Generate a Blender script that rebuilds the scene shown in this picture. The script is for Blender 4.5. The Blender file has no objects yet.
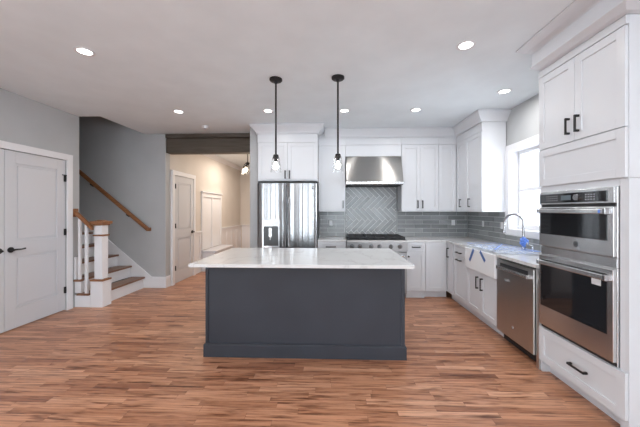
import bpy, bmesh, math, random
from mathutils import Vector, Matrix, noise
random.seed(7)
C = bpy.context.scene.collection
SC = bpy.context.scene
PI = math.pi

# ------------------------------------------------------------------ camera, world, light, exposure
cam = bpy.data.cameras.new('camera'); camo = bpy.data.objects.new('camera', cam); C.objects.link(camo)
cam.sensor_fit = 'HORIZONTAL'; cam.sensor_width = 36.0; cam.lens = 290.0/640*36
cam.shift_x = -4.1/640; cam.shift_y = -3.5/640; cam.clip_start = 0.05
camo.location = (0, 0, 1.40); camo.rotation_euler = (PI/2, 0, math.atan(0.034))
SC.camera = camo
SC.view_settings.view_transform = 'Standard'; SC.view_settings.look = 'None'
SC.view_settings.gamma = 1.0; SC.view_settings.use_curve_mapping = False
SC.view_settings.exposure = 0.44

world = bpy.data.worlds.new('sky'); SC.world = world; world.use_nodes = True
wn = world.node_tree.nodes; wl = world.node_tree.links
bg = wn['Background']; bg.inputs['Strength'].default_value = 5.0
bg.inputs['Color'].default_value = (0.80, 0.90, 1.0, 1)

def area(name, loc, rot, sx, sy, power, col=(1, 1, 1), shape='RECTANGLE'):
    l = bpy.data.lights.new(name, 'AREA'); l.shape = shape; l.size = sx
    if shape == 'RECTANGLE': l.size_y = sy
    l.energy = power; l.color = col
    o = bpy.data.objects.new(name, l); C.objects.link(o); o.location = loc; o.rotation_euler = rot
    return o
# daylight through the rear windows and the sink window, plus added side fills
WX0 = -3.74
RWIN = ((-3.40, -2.70), (-2.10, -1.30), (0.00, 0.85), (1.45, 2.20))
for a_, b_ in RWIN: area('daylight_rear', ((a_+b_)/2, -3.30, 1.5), (PI/2+math.radians(12), 0, 0), b_-a_, 1.9, 18, (0.83, 0.93, 0.99))
SW = (-2.4, -0.5)     # y range of unseen side windows, added to brighten the cabinets
area('added_fill_left', (WX0-0.22, sum(SW)/2, 1.5), (PI/2+math.radians(10), 0, -PI/2), 1.9, 1.9, 44, (0.83, 0.93, 0.99))  # added fill outside a made-up left window, lights the tower face
area('added_fill_right', (2.40+0.22, sum(SW)/2, 1.5), (PI/2+math.radians(10), 0, PI/2), 1.9, 1.9, 24, (0.83, 0.93, 0.99))  # matching added fill from the opposite side, also no known window
area('daylight_sink', (2.72, 3.62, 1.7), (PI/2, 0, PI/2), 0.85, 1.05, 14, (0.86, 0.94, 1.0))

# ------------------------------------------------------------------ materials
class NT:
    def __init__(s, name):
        s.m = bpy.data.materials.new(name); s.m.use_nodes = True
        s.n = s.m.node_tree.nodes; s.l = s.m.node_tree.links
        s.b = s.n['Principled BSDF']; s.out = s.n['Material Output']
    def node(s, t, **k):
        x = s.n.new(t)
        for a, v in k.items(): setattr(x, a, v)
        return x
    def link(s, a, b): s.l.new(a, b)
    def setv(s, sock, v):
        if isinstance(v, bpy.types.NodeSocket): s.l.new(v, sock)
        else: sock.default_value = v
    def math(s, op, a, b=0.0, c=None):
        x = s.node('ShaderNodeMath', operation=op); s.setv(x.inputs[0], a); s.setv(x.inputs[1], b)
        if c is not None: s.setv(x.inputs[2], c)
        return x.outputs[0]
    def ramp(s, fac, stops):
        x = s.node('ShaderNodeValToRGB'); cr = x.color_ramp
        while len(cr.elements) < len(stops): cr.elements.new(0.5)
        for e, (p, c) in zip(cr.elements, stops): e.position = p; e.color = (*c, 1)
        s.setv(x.inputs[0], fac); return x.outputs[0]
    def objco(s): return s.node('ShaderNodeTexCoord').outputs['Object']
    def mapping(s, v, scale=(1, 1, 1), rot=(0, 0, 0)):
        x = s.node('ShaderNodeMapping'); s.link(v, x.inputs[0]); x.inputs['Scale'].default_value = scale
        x.inputs['Rotation'].default_value = rot; return x.outputs[0]
    def noise(s, v, scale, detail=2.0, rough=0.5):
        x = s.node('ShaderNodeTexNoise'); s.link(v, x.inputs['Vector']); x.inputs['Scale'].default_value = scale
        x.inputs['Detail'].default_value = detail; x.inputs['Roughness'].default_value = rough; return x.outputs[0]
    def bump(s, h, strength, dist=0.01):
        x = s.node('ShaderNodeBump'); x.inputs['Strength'].default_value = strength; x.inputs['Distance'].default_value = dist
        s.link(h, x.inputs['Height']); s.link(x.outputs[0], s.b.inputs['Normal'])
    def mix(s, fac, a, b, mode='MIX'):
        x = s.node('ShaderNodeMix', data_type='RGBA', blend_type=mode)
        s.setv(x.inputs[0], fac); s.setv(x.inputs[6], a); s.setv(x.inputs[7], b); return x.outputs[2]

def paint(name, col, rough=0.5, bump=0.04, var=0.03, spec=0.5, metal=0.0, bscale=220):
    t = NT(name); v = t.objco()
    n = t.noise(v, 3.0, 3)
    c0 = tuple(max(0, c*(1-var)) for c in col); c1 = tuple(min(1, c*(1+var)) for c in col)
    t.link(t.ramp(n, [(0.3, c0), (0.7, c1)]), t.b.inputs['Base Color'])
    t.b.inputs['Roughness'].default_value = rough; t.b.inputs['Metallic'].default_value = metal
    t.b.inputs['Specular IOR Level'].default_value = spec
    if bump: t.bump(t.noise(v, bscale, 2), bump, 0.002)
    return t.m

M = {}
M['wall'] = paint('wall_paint', (0.46, 0.47, 0.478), 0.7)
M['hall_wall'] = paint('hall_wall_paint', (0.62, 0.575, 0.53), 0.7)
M['ceiling'] = paint('ceiling_paint', (0.78, 0.835, 0.865), 0.85)
M['white'] = paint('white_cabinet_paint', (0.69, 0.705, 0.735), 0.32, 0.01, 0.01)
M['trim'] = paint('white_trim_paint', (0.79, 0.79, 0.81), 0.38, 0.01, 0.01)
M['door'] = paint('white_door_paint', (0.62, 0.63, 0.66), 0.35, 0.01, 0.01)
M['blackmetal'] = paint('oil_rubbed_dark_metal', (0.018, 0.017, 0.018), 0.45, 0.02, 0.1, metal=0.0, spec=0.3)
M['darkgap'] = paint('dark_plastic', (0.02, 0.02, 0.022), 0.45, 0, 0.05)
M['iron'] = paint('cast_iron', (0.022, 0.023, 0.026), 0.55, 0.1, 0.1)
M['outlet'] = paint('outlet_plastic', (0.86, 0.86, 0.86), 0.35, 0, 0.01)
M['bench'] = paint('bench_board', (0.60, 0.60, 0.64), 0.4, 0.02, 0.03)
M['blue_tape'] = paint('blue_masking_tape', (0.09, 0.17, 0.42), 0.6, 0.03, 0.1)
M['blue_wrap'] = paint('blue_wrap', (0.13, 0.27, 0.75), 0.35, 0.05, 0.15)
M['sink'] = paint('fireclay', (0.83, 0.83, 0.84), 0.12, 0, 0.01)
M['label'] = paint('paper_tag', (0.75, 0.76, 0.78), 0.6, 0, 0.02)
M['grey'] = paint('soft_grey_print', (0.33, 0.34, 0.36), 0.5, 0, 0.02)
M['darkgrey'] = paint('dark_grey_plastic', (0.09, 0.095, 0.10), 0.35, 0, 0.02)
M['knob_metal'] = paint('dark_knob_metal', (0.16, 0.16, 0.165), 0.35, 0, 0.03, metal=0.7)
M['ground'] = paint('snowy_ground', (0.7, 0.72, 0.75), 0.9, 0.1, 0.1)
M['siding'] = paint('far_siding', (0.55, 0.60, 0.66), 0.8, 0, 0.05)

def island_mat():
    t = NT('charcoal_stained_island'); v = t.objco()
    n = t.noise(t.mapping(v, (1, 1, 1)), 1.5, 2)
    t.link(t.ramp(n, [(0.3, (0.032, 0.036, 0.046)), (0.7, (0.044, 0.049, 0.062))]), t.b.inputs['Base Color'])
    t.b.inputs['Roughness'].default_value = 0.45; t.b.inputs['Specular IOR Level'].default_value = 0.35
    t.bump(t.noise(t.mapping(v, (60, 60, 4)), 6, 2), 0.05, 0.002); return t.m
M['island'] = island_mat()

def steel(name, col=(0.74, 0.74, 0.745), rough=0.26, axis='x', wave=0.0):
    t = NT(name); v = t.objco()
    sc = {'x': (2, 2, 400), 'z': (400, 400, 2)}[axis]
    n = t.noise(t.mapping(v, sc), 3, 3)
    t.link(t.ramp(n, [(0.3, tuple(c*0.92 for c in col)), (0.7, tuple(min(1, c*1.06) for c in col))]), t.b.inputs['Base Color'])
    t.b.inputs['Metallic'].default_value = 1.0; t.b.inputs['Roughness'].default_value = rough
    tg_ = t.node('ShaderNodeTangent', direction_type='RADIAL', axis='Z'); t.link(tg_.outputs[0], t.b.inputs['Tangent'])
    t.b.inputs['Anisotropic'].default_value = 0.85; t.b.inputs['Anisotropic Rotation'].default_value = 0.25
    if wave:
        w = t.noise(t.mapping(v, (4.0, 0.0, 0.02)), 1.6, 0)
        t.bump(t.math('MULTIPLY', w, wave), 1.0, 1.0)
    return t.m
M['steel'] = steel('brushed_stainless')
M['steel_fridge'] = steel('fridge_stainless', (0.37, 0.37, 0.375), 0.2, 'z', 0.025)
M['steel_range'] = steel('range_stainless', (0.40, 0.40, 0.405), 0.42); M['steel_range'].node_tree.nodes['Principled BSDF'].inputs['Anisotropic'].default_value = 0.0
M['steel_hood'] = steel('hood_stainless', (0.38, 0.37, 0.355), 0.30)
M['steel_dark'] = steel('dishwasher_stainless', (0.60, 0.60, 0.60), 0.3, 'z')
M['chrome'] = steel('polished_nickel', (0.55, 0.55, 0.56), 0.2)

def wood(name, a, b, rough=0.35, rot=0.0, stretch=(1.2, 14, 14)):
    t = NT(name); v = t.mapping(t.objco(), stretch)
    n = t.noise(v, 3.0, 6, 0.65)
    t.link(t.ramp(n, [(0.32, a), (0.68, b)]), t.b.inputs['Base Color'])
    t.b.inputs['Roughness'].default_value = rough; t.bump(n, 0.06, 0.004); return t.m
M['oak'] = wood('oak_rail', (0.19, 0.075, 0.028), (0.33, 0.140, 0.056))
M['tread'] = wood('oak_tread', (0.16, 0.075, 0.042), (0.30, 0.15, 0.085), stretch=(14, 1.2, 14))
M['beam'] = wood('weathered_beam', (0.066, 0.052, 0.038), (0.118, 0.096, 0.075), 0.75, stretch=(1, 12, 12))

def floor_mat():
    t = NT('oak_strip_floor'); v = t.objco()
    sep = t.node('ShaderNodeSeparateXYZ'); t.link(v, sep.inputs[0])
    X, Y = sep.outputs[0], sep.outputs[1]
    W = 0.060
    ry = t.math('DIVIDE', Y, W); row = t.math('FLOOR', ry)
    wn1 = t.node('ShaderNodeTexWhiteNoise', noise_dimensions='1D'); t.link(row, wn1.inputs['W'])
    L = t.math('MULTIPLY_ADD', wn1.outputs[0], 0.45, 0.42)
    sep2 = t.node('ShaderNodeSeparateColor'); t.link(wn1.outputs['Color'], sep2.inputs[0])
    xs = t.math('DIVIDE', t.math('ADD', X, t.math('MULTIPLY', sep2.outputs[1], 7.0)), L)
    ix = t.math('FLOOR', xs)
    cmb = t.node('ShaderNodeCombineXYZ'); t.link(ix, cmb.inputs[0]); t.link(row, cmb.inputs[1])
    wn2 = t.node('ShaderNodeTexWhiteNoise', noise_dimensions='3D'); t.link(cmb.outputs[0], wn2.inputs['Vector'])
    rnd = wn2.outputs[0]
    # grain, shifted from board to board
    gv = t.node('ShaderNodeCombineXYZ')
    t.link(t.math('ADD', t.math('MULTIPLY', X, 1.6), t.math('MULTIPLY', rnd, 37.0)), gv.inputs[0])
    t.link(t.math('MULTIPLY', Y, 30.0), gv.inputs[1]); t.link(t.math('MULTIPLY', rnd, 11.0), gv.inputs[2])
    g = t.noise(gv.outputs[0], 1.7, 6, 0.62)
    gv2 = t.node('ShaderNodeCombineXYZ')
    t.link(t.math('ADD', t.math('MULTIPLY', X, 1.0), t.math('MULTIPLY', rnd, 91.0)), gv2.inputs[0])
    t.link(t.math('MULTIPLY', Y, 7.0), gv2.inputs[1])
    k = t.noise(gv2.outputs[0], 2.6, 3, 0.6)
    base = t.ramp(rnd, [(0.0, (0.33, 0.140, 0.080)), (0.10, (0.45, 0.205, 0.115)), (0.5, (0.52, 0.250, 0.145)),
                        (0.85, (0.57, 0.285, 0.170)), (1.0, (0.65, 0.350, 0.220))])
    grain = t.ramp(g, [(0.30, (0.34, 0.27, 0.24)), (0.45, (0.78, 0.74, 0.70)), (0.52, (0.98, 0.97, 0.95)), (0.72, (1.18, 1.18, 1.16))])
    knots = t.ramp(k, [(0.32, (0.40, 0.31, 0.27)), (0.46, (1, 1, 1)), (1.0, (1, 1, 1))])
    c = t.mix(1.0, t.mix(1.0, base, grain, 'MULTIPLY'), knots, 'MULTIPLY')
    # board joints
    fy = t.math('FRACT', ry); fx = t.math('FRACT', xs)
    jy = t.math('LESS_THAN', fy, 0.022); jx = t.math('LESS_THAN', fx, 0.0028)
    j = t.math('MAXIMUM', jy, jx)
    c = t.mix(t.math('MULTIPLY', j, 0.6), c, (0.05, 0.025, 0.015, 1))
    t.link(c, t.b.inputs['Base Color'])
    r = t.math('MULTIPLY_ADD', g, 0.16, 0.24); t.link(r, t.b.inputs['Roughness'])
    t.b.inputs['Specular IOR Level'].default_value = 0.5
    h = t.math('SUBTRACT', t.math('MULTIPLY', g, 0.3), j); t.bump(h, 0.12, 0.002)
    return t.m
M['floor'] = floor_mat()

def quartz():
    t = NT('veined_quartz'); v = t.objco()
    n = t.noise(v, 1.3, 5, 0.6)
    n2 = t.noise(t.mapping(v, (1.5, 1.1, 1), (0, 0, 0.6)), 1.1, 4, 0.55)
    vein = t.math('ABSOLUTE', t.math('SUBTRACT', n2, 0.5))
    base = t.ramp(n, [(0.3, (0.66, 0.66, 0.66)), (0.7, (0.72, 0.72, 0.72))])
    vm = t.ramp(vein, [(0.0, (0.86, 0.855, 0.85)), (0.010, (0.97, 0.97, 0.965)), (0.03, (1, 1, 1))])
    t.link(t.mix(1.0, base, vm, 'MULTIPLY'), t.b.inputs['Base Color']); t.b.inputs['Roughness'].default_value = 0.14
    return t.m
M['quartz'] = quartz()

def tile_mat():
    t = NT('glazed_grey_tile'); v = t.objco()
    oi = t.node('ShaderNodeNewGeometry')
    c = t.ramp(oi.outputs['Random Per Island'], [(0.0, (0.20, 0.206, 0.208)), (0.5, (0.25, 0.258, 0.262)), (1.0, (0.315, 0.324, 0.328))])
    n = t.noise(v, 14, 2); c = t.mix(t.math('MULTIPLY', n, 0.25), c, (0.42, 0.44, 0.45, 1))
    t.link(c, t.b.inputs['Base Color']); t.b.inputs['Roughness'].default_value = 0.2
    t.b.inputs['Specular IOR Level'].default_value = 0.7
    t.bump(t.noise(v, 16, 2), 0.5, 0.006); return t.m
M['tile'] = tile_mat()
M['grout'] = paint('grout', (0.72, 0.73, 0.73), 0.8, 0, 0.03)

def glass(name, tint=(1, 1, 1), gloss=0.08):
    t = NT(name); t.n.remove(t.b)
    tr = t.node('ShaderNodeBsdfTransparent'); tr.inputs[0].default_value = (*tint, 1)
    gl = t.node('ShaderNodeBsdfGlossy'); gl.inputs['Roughness'].default_value = 0.03
    fr = t.node('ShaderNodeFresnel'); fr.inputs[0].default_value = 1.45
    v = t.objco(); n = t.noise(v, 5.0, 1)
    f = t.math('ADD', t.math('MULTIPLY', fr.outputs[0], 0.5), t.math('MULTIPLY', n, gloss*0.5))
    mx = t.node('ShaderNodeMixShader'); t.link(f, mx.inputs[0]); t.link(tr.outputs[0], mx.inputs[1]); t.link(gl.outputs[0], mx.inputs[2])
    t.link(mx.outputs[0], t.out.inputs[0]); return t.m
M['glass'] = glass('clear_glass')
M['shade_glass'] = glass('shade_glass', (0.98, 0.98, 0.98), 0.12)

def film_mat():
    t = NT('clear_plastic_film'); v = t.objco()
    b = t.b; b.inputs['Roughness'].default_value = 0.15
    n = t.noise(t.mapping(v, (1, 1, 1), (0, 0, 0.7)), 9, 3)
    t.link(t.ramp(n, [(0.44, (0.78, 0.83, 0.90)), (0.5, (0.42, 0.54, 0.85)), (0.56, (0.78, 0.83, 0.90))]), b.inputs['Base Color'])
    b.inputs['Alpha'].default_value = 0.55; t.bump(n, 0.6, 0.02); return t.m
M['film'] = film_mat()

def dark_glass():
    t = NT('black_oven_glass'); v = t.objco(); n = t.noise(v, 2, 1)
    t.link(t.ramp(n, [(0, (0.012, 0.013, 0.015)), (1, (0.02, 0.021, 0.024))]), t.b.inputs['Base Color'])
    t.b.inputs['Roughness'].default_value = 0.05; t.b.inputs['Specular IOR Level'].default_value = 0.9; return t.m
M['oven_glass'] = dark_glass()

def emit(name, col, s):
    t = NT(name); n = t.noise(t.objco(), 3, 1)
    c = t.ramp(n, [(0, tuple(x*0.98 for x in col)), (1, col)])
    t.link(c, t.b.inputs['Emission Color']); t.b.inputs['Emission Strength'].default_value = s
    t.b.inputs['Base Color'].default_value = (0.8, 0.8, 0.8, 1); return t.m
M['lamp'] = emit('downlight_lens', (1, 0.96, 0.92), 9)
M['bulb'] = emit('pendant_bulb', (1, 0.93, 0.85), 7)
M['warm_bulb'] = emit('hall_bulb', (1, 0.80, 0.58), 9)
M['display'] = emit('clock_display', (0.25, 0.35, 0.4), 0.15); M['display'].node_tree.nodes['Principled BSDF'].inputs['Base Color'].default_value = (0.05, 0.06, 0.07, 1)

# ------------------------------------------------------------------ mesh helpers
class MB:
    """collects shapes in a local frame and makes ONE mesh object"""
    def __init__(s, mx=None): s.bm = bmesh.new(); s.mx = mx or Matrix.Identity(4); s.bv = []
    def _t(s, vs):
        for v in vs: v.co = s.mx @ v.co
    def box(s, x0, x1, y0, y1, z0, z1, bev=0.0):
        r = bmesh.ops.create_cube(s.bm, size=1.0); vs = r['verts']
        for v in vs: v.co = Vector(((x0+x1)/2+v.co.x*(x1-x0), (y0+y1)/2+v.co.y*(y1-y0), (z0+z1)/2+v.co.z*(z1-z0)))
        s._t(vs)
        if bev:
            es = list({e for v in vs for e in v.link_edges})
            bmesh.ops.bevel(s.bm, geom=es, offset=bev, segments=2, affect='EDGES', profile=0.5)
        return s
    def prism(s, pts, a0, a1, axis='y', bev=0):
        """pts in the plane normal to axis, extruded from a0 to a1"""
        def P(p, a): return Vector({'y': (p[0], a, p[1]), 'x': (a, p[0], p[1]), 'z': (p[0], p[1], a)}[axis])
        A = [s.bm.verts.new(s.mx @ P(p, a0)) for p in pts]; B = [s.bm.verts.new(s.mx @ P(p, a1)) for p in pts]
        fs = [s.bm.faces.new(A), s.bm.faces.new(B[::-1])]
        n = len(pts)
        for i in range(n): fs.append(s.bm.faces.new((A[i], B[i], B[(i+1) % n], A[(i+1) % n])))
        if bev:
            es = list({e for v in A+B for e in v.link_edges})
            bmesh.ops.bevel(s.bm, geom=es, offset=bev, segments=1, affect='EDGES')
        return s
    def cyl(s, p0, p1, r0, r1=None, n=20, caps=True):
        r1 = r0 if r1 is None else r1
        return s.tube([p0, p1], [r0, r1], n, caps)
    def tube(s, pts, r, n=16, caps=True):
        pts = [Vector(p) for p in pts]; rs = r if isinstance(r, (list, tuple)) else [r]*len(pts)
        rings = []; up = None
        for i, p in enumerate(pts):
            d = (pts[min(i+1, len(pts)-1)]-pts[max(i-1, 0)]).normalized()
            if up is None: up = Vector((0, 0, 1)) if abs(d.z) < 0.9 else Vector((1, 0, 0))
            a = d.cross(up).normalized(); b = d.cross(a).normalized(); 
            rings.append([s.bm.verts.new(s.mx @ (p+(a*math.cos(2*PI*k/n)+b*math.sin(2*PI*k/n))*rs[i])) for k in range(n)])
        for A, B in zip(rings, rings[1:]):
            for k in range(n): s.bm.faces.new((A[k], A[(k+1) % n], B[(k+1) % n], B[k]))
        if caps: s.bm.faces.new(rings[0][::-1]); s.bm.faces.new(rings[-1])
        return s
    def lathe(s, prof, cx=0, cy=0, n=28, caps=False):
        rings = [[s.bm.verts.new(s.mx @ Vector((cx+r*math.cos(2*PI*k/n), cy+r*math.sin(2*PI*k/n), z))) for k in range(n)] for r, z in prof]
        for A, B in zip(rings, rings[1:]):
            for k in range(n): s.bm.faces.new((A[k], A[(k+1) % n], B[(k+1) % n], B[k]))
        if caps: s.bm.faces.new(rings[0][::-1]); s.bm.faces.new(rings[-1])
        return s
    def sweep(s, prof, path):
        """prof: (out, z); path: xy points, out = right hand side of travel"""
        P = [Vector(p) for p in path]; N = len(P); rings = []
        for i in range(N):
            ds = []
            if i > 0: ds.append((P[i]-P[i-1]).normalized())
            if i < N-1: ds.append((P[i+1]-P[i]).normalized())
            ns = [Vector((d.y, -d.x)) for d in ds]
            m = sum(ns, Vector((0, 0))); m = m.normalized(); k = 1/max(0.2, m.dot(ns[0]))
            rings.append([s.bm.verts.new(s.mx @ Vector((P[i].x+m.x*o*k, P[i].y+m.y*o*k, z))) for o, z in prof])
        n = len(prof)
        for A, B in zip(rings, rings[1:]):
            for j in range(n): s.bm.faces.new((A[j], A[(j+1) % n], B[(j+1) % n], B[j]))
        s.bm.faces.new(rings[0][::-1]); s.bm.faces.new(rings[-1]); return s
    def text(s, txt, size, loc, mx3, ext=0.0008):
        cu = bpy.data.curves.new('t', 'FONT'); cu.body = txt; cu.size = size; cu.align_x = 'CENTER'; cu.align_y = 'CENTER'; cu.extrude = ext
        o = bpy.data.objects.new('t', cu); C.objects.link(o)
        dg = bpy.context.evaluated_depsgraph_get(); me = bpy.data.meshes.new_from_object(o.evaluated_get(dg))
        me.transform(Matrix.Translation(loc) @ mx3); s.bm.from_mesh(me)
        bpy.data.objects.remove(o); bpy.data.curves.remove(cu); bpy.data.meshes.remove(me); return s
    def build(s, name, mat, parent=None, smooth=False, recalc=True):
        if recalc: bmesh.ops.recalc_face_normals(s.bm, faces=s.bm.faces[:])
        org = Vector((0, 0, 0))
        if parent is not None:
            p = parent
            while p is not None: org += p.location; p = p.parent
        elif s.bm.verts:
            xs = [v.co for v in s.bm.verts]
            org = Vector(((min(v.x for v in xs)+max(v.x for v in xs))/2, (min(v.y for v in xs)+max(v.y for v in xs))/2, min(v.z for v in xs)))
        me = bpy.data.meshes.new(name)
        for v in s.bm.verts: v.co -= org
        s.bm.to_mesh(me); s.bm.free()
        for m in (mat if isinstance(mat, list) else [mat]): me.materials.append(M[m])
        if smooth:
            for p in me.polygons: p.use_smooth = True
            try: me.set_sharp_from_angle(angle=math.radians(40))
            except Exception: pass
        o = bpy.data.objects.new(name, me); C.objects.link(o)
        if parent is not None: o.parent = parent
        else: o.location = org
        return o

def tag(o, label, cat, group=None):
    o['label'] = label; o['category'] = cat
    if group: o['group'] = group
    return o
def thing(name, label, cat, loc, group=None):
    o = bpy.data.objects.new(name, None); C.objects.link(o); o.location = loc; o.empty_display_size = 0.1
    return tag(o, label, cat, group)
def struct(o): o['kind'] = 'structure'; return o
def dup(root, loc, label, keep=None):
    r = root.copy(); C.objects.link(r); r.location = loc; r['label'] = label
    for ch in list(root.children):
        c = ch.copy(); C.objects.link(c); c.parent = r
        for g in list(ch.children):
            d = g.copy(); C.objects.link(d); d.parent = c
    return r

H = 2.77            # ceiling
WL = -3.74          # left wall face
WR = 2.40           # right wall face
YB = 5.29           # kitchen back wall face
YS = 5.12           # stair wall face

# ------------------------------------------------------------------ the shell
struct(MB().box(-8, 3.2, -3.3, 10.5, -0.15, 0.0).build('floor', 'floor'))
b = MB()
b.box(-3.42, 2.52, -3.2, 9.6, H, H+0.12); b.box(-7.2, -3.42, -3.2, 4.13, H, H+0.12)
struct(b.build('ceiling', 'ceiling'))
# stairwell shaft above the ceiling
b = MB(); b.box(-3.40, -3.28, 4.02, 5.28, H+0.122, 5.2); b.box(-7.2, -3.402, 4.01, 4.125, H+0.122, 5.2); b.box(-7.3, -3.2, 3.9, 5.35, 5.202, 5.3)
struct(b.build('wall_stairwell', 'wall'))
b = MB(); b.box(-7.2, -3.03, YS, YS+0.14, 0, H-0.002); b.box(-7.2, -3.422, YS, YS+0.14, H-0.002, 5.2)
struct(b.build('wall_stair', 'wall'))
struct(MB().box(-7.32, -7.205, 4.0, 5.3, 0, 5.2).build('wall_stair_end', 'wall'))
# left wall with the double door opening, and the short wall returning to the stairs
b = MB(); b.box(WL-0.12, WL, -3.2, SW[0], 0, H-0.002); b.box(WL-0.12, WL, SW[1], 2.42, 0, H-0.002); b.box(WL-0.12, WL, SW[0], SW[1], 0, 0.55); b.box(WL-0.12, WL, SW[0], SW[1], 2.45, H-0.002); b.box(WL-0.12, WL, 3.93, 4.135, 0, H-0.002); b.box(WL-0.12, WL, 2.42, 3.93, 2.10, H-0.002)
struct(b.build('wall_left', 'wall'))
struct(MB().box(-7.2, WL-0.122, 4.02, 4.135, 0, H-0.002).build('wall_stair_near', 'wall'))
struct(MB().box(-5.2, -5.1, 2.0, 4.015, 0, H-0.002).build('wall_closet', 'wall'))
# kitchen back wall, fridge end wall, right wall with window, rear wall with windows
struct(MB().box(-1.24, WR+0.12, YB, YB+0.12, 0, H-0.002).build('wall_back', 'wall'))
struct(MB().box(-1.385, -1.245, 4.74, 9.5, 0, H-0.002).build('wall_fridge_side', 'wall'))
wy0, wy1, wz0, wz1 = 3.20, 4.04, 1.14, 2.197
b = MB(); b.box(WR, WR+0.14, -3.2, SW[0], 0, H-0.002); b.box(WR, WR+0.14, SW[1], wy0, 0, H-0.002); b.box(WR, WR+0.14, SW[0], SW[1], 0, 0.55); b.box(WR, WR+0.14, SW[0], SW[1], 2.45, H-0.002); b.box(WR, WR+0.14, wy1, YB-0.002, 0, H-0.002)
b.box(WR, WR+0.14, wy0, wy1, 0, wz0); b.box(WR, WR+0.14, wy0, wy1, wz1, H-0.002)
struct(b.build('wall_right', 'wall'))
b = MB(); xe = [-3.86]+[v_ for w_ in RWIN for v_ in w_]+[2.52]
for i in range(0, len(xe), 2): b.box(xe[i], xe[i+1], -3.2, -3.08, 0, H-.002)
for x0, x1 in RWIN: b.box(x0, x1, -3.2, -3.08, 0, 0.55); b.box(x0, x1, -3.2, -3.08, 2.45, H-.002)
struct(b.build('wall_rear', 'wall'))
# hall
struct(MB().box(-3.15, -3.03, YS+0.142, 9.3, 0, H-0.002).build('wall_hall_left', 'hall_wall'))
struct(MB().box(-3.09, -1.39, 9.3, 9.42, 0, H-0.002).build('wall_hall_end', 'hall_wall'))
# hall side skin of the fridge wall is the same beige
struct(MB().box(-1.395, -1.387, 5.3, 9.298, 0, H-0.002).build('wall_hall_right', 'hall_wall'))

# windows
def window(name, mk, u0, u1, z0, z1, depth):
    fr = MB(mk); w = 0.045
    fr.box(u0, u0+w, depth, depth+0.05, z0, z1); fr.box(u1-w, u1, depth, depth+0.05, z0, z1)
    fr.box(u0+w, u1-w, depth, depth+0.05, z0, z0+w+0.02); fr.box(u0+w, u1-w, depth, depth+0.05, z1-w, z1)
    zm = (z0+z1)/2; fr.box(u0+w, u1-w, depth, depth+0.05, zm-0.022, zm+0.022)
    um = (u0+u1)/2; fr.box(um-0.009, um+0.009, depth+0.01, depth+0.04, z0+w, z1-w)
    f = struct(fr.build(name, 'trim'))
    MB(mk).box(u0+w, u1-w, depth+0.022, depth+0.026, z0+w+0.02, z1-w).build('pane', 'glass', f)
    return f
RW = Matrix(((0, 1, 0, 0), (1, 0, 0, 0), (0, 0, 1, 0), (0, 0, 0, 1)))      # local (u=y, d=x)
window('window_1', RW, wy0+0.004, wy1-0.004, wz0+0.004, wz1-0.004, WR+0.11)
RB = Matrix(((1, 0, 0, 0), (0, -1, 0, 0), (0, 0, 1, 0), (0, 0, 0, 1)))
for i, (x0, x1) in enumerate(RWIN): window('window_%d' % (i+2), RB, x0+.002, x1-.002, 0.552, 2.448, 3.12)
window('window_6', RW, SW[0]+.002, SW[1]-.002, 0.552, 2.448, WR+0.06)  # unseen right window, added to let its fill lamp in
window('window_7', Matrix(((0, -1, 0, 0), (1, 0, 0, 0), (0, 0, 1, 0), (0, 0, 0, 1))), SW[0]+.002, SW[1]-.002, 0.552, 2.448, -WL+0.05)  # unseen left window, added along with the tower fill
# window trim (casing, stool, apron)
b = MB(); cw = 0.085
b.box(WR-0.02, WR-0.001, wy1, wy1+cw, wz0-0.08, wz1+cw, .003); b.box(WR-0.02, WR-0.001, wy0-cw, wy0, wz0-0.08, wz1+cw, .003)
b.box(WR-0.02, WR-0.001, wy0, wy1, wz1, wz1+cw, .003); b.box(WR-0.02, WR-0.001, wy0, wy1, wz0-0.08, wz0, .003)
struct(b.build('trim_1', 'trim'))
b = MB(); b.box(WR-0.018, WR+0.108, wy1-0.0035, wy1-0.0005, wz0, wz1); b.box(WR-0.018, WR+0.108, wy0+0.0005, wy0+0.0035, wz0, wz1)
b.box(WR-0.018, WR+0.108, wy0+0.004, wy1-0.004, wz0+0.0005, wz0+0.0035); b.box(WR-0.018, WR+0.108, wy0+0.004, wy1-0.004, wz1-0.0035, wz1-0.0005)
struct(b.build('trim_10', 'trim'))
# outside: ground and a pale neighbouring house
struct(MB().box(3.3, 40, -20, 40, -0.6, -0.5).build('ground', 'ground'))
nb = thing('neighbour_house', 'pale neighbouring house seen faintly through the window over the sink', 'house', (14, 13, -0.5))
MB().prism([(10.0, -0.5), (16, -0.5), (16, 3.2), (13, 5.2), (10.0, 3.2)], 11, 18).build('wall', 'siding', nb)
for wy in (12.5, 15.0): MB().box(9.95, 10.0-.002, wy, wy+0.9, 0.6, 2.1).build('window', 'grey', nb)
b = MB()
b.prism([(9.7, 3.05), (13, 5.25), (16.3, 3.05), (16.3, 3.2), (13, 5.42), (9.7, 3.2)], 10.8, 18.2); b.build('roof', 'grey', nb)

# baseboards
def base_run(name, path, hgt=0.20, th=0.017):
    pr = [(0.001, 0.001), (th, 0.001), (th, hgt-0.03), (th*0.5, hgt), (0.001, hgt)]
    return struct(MB().sweep(pr, path).build(name, 'trim'))
base_run('baseboard_stair', [(-3.25, YS), (-3.03, YS), (-3.03, YS+0.14)][::1])
base_run('baseboard_left', [(WL, 2.33), (WL, -3.05)][::-1], 0.14)
base_run('baseboard_rear', [(WR, -3.08), (WL, -3.08)], 0.14)
base_run('baseboard_right', [(WR, 1.82), (WR, -3.05)], 0.14)

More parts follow.
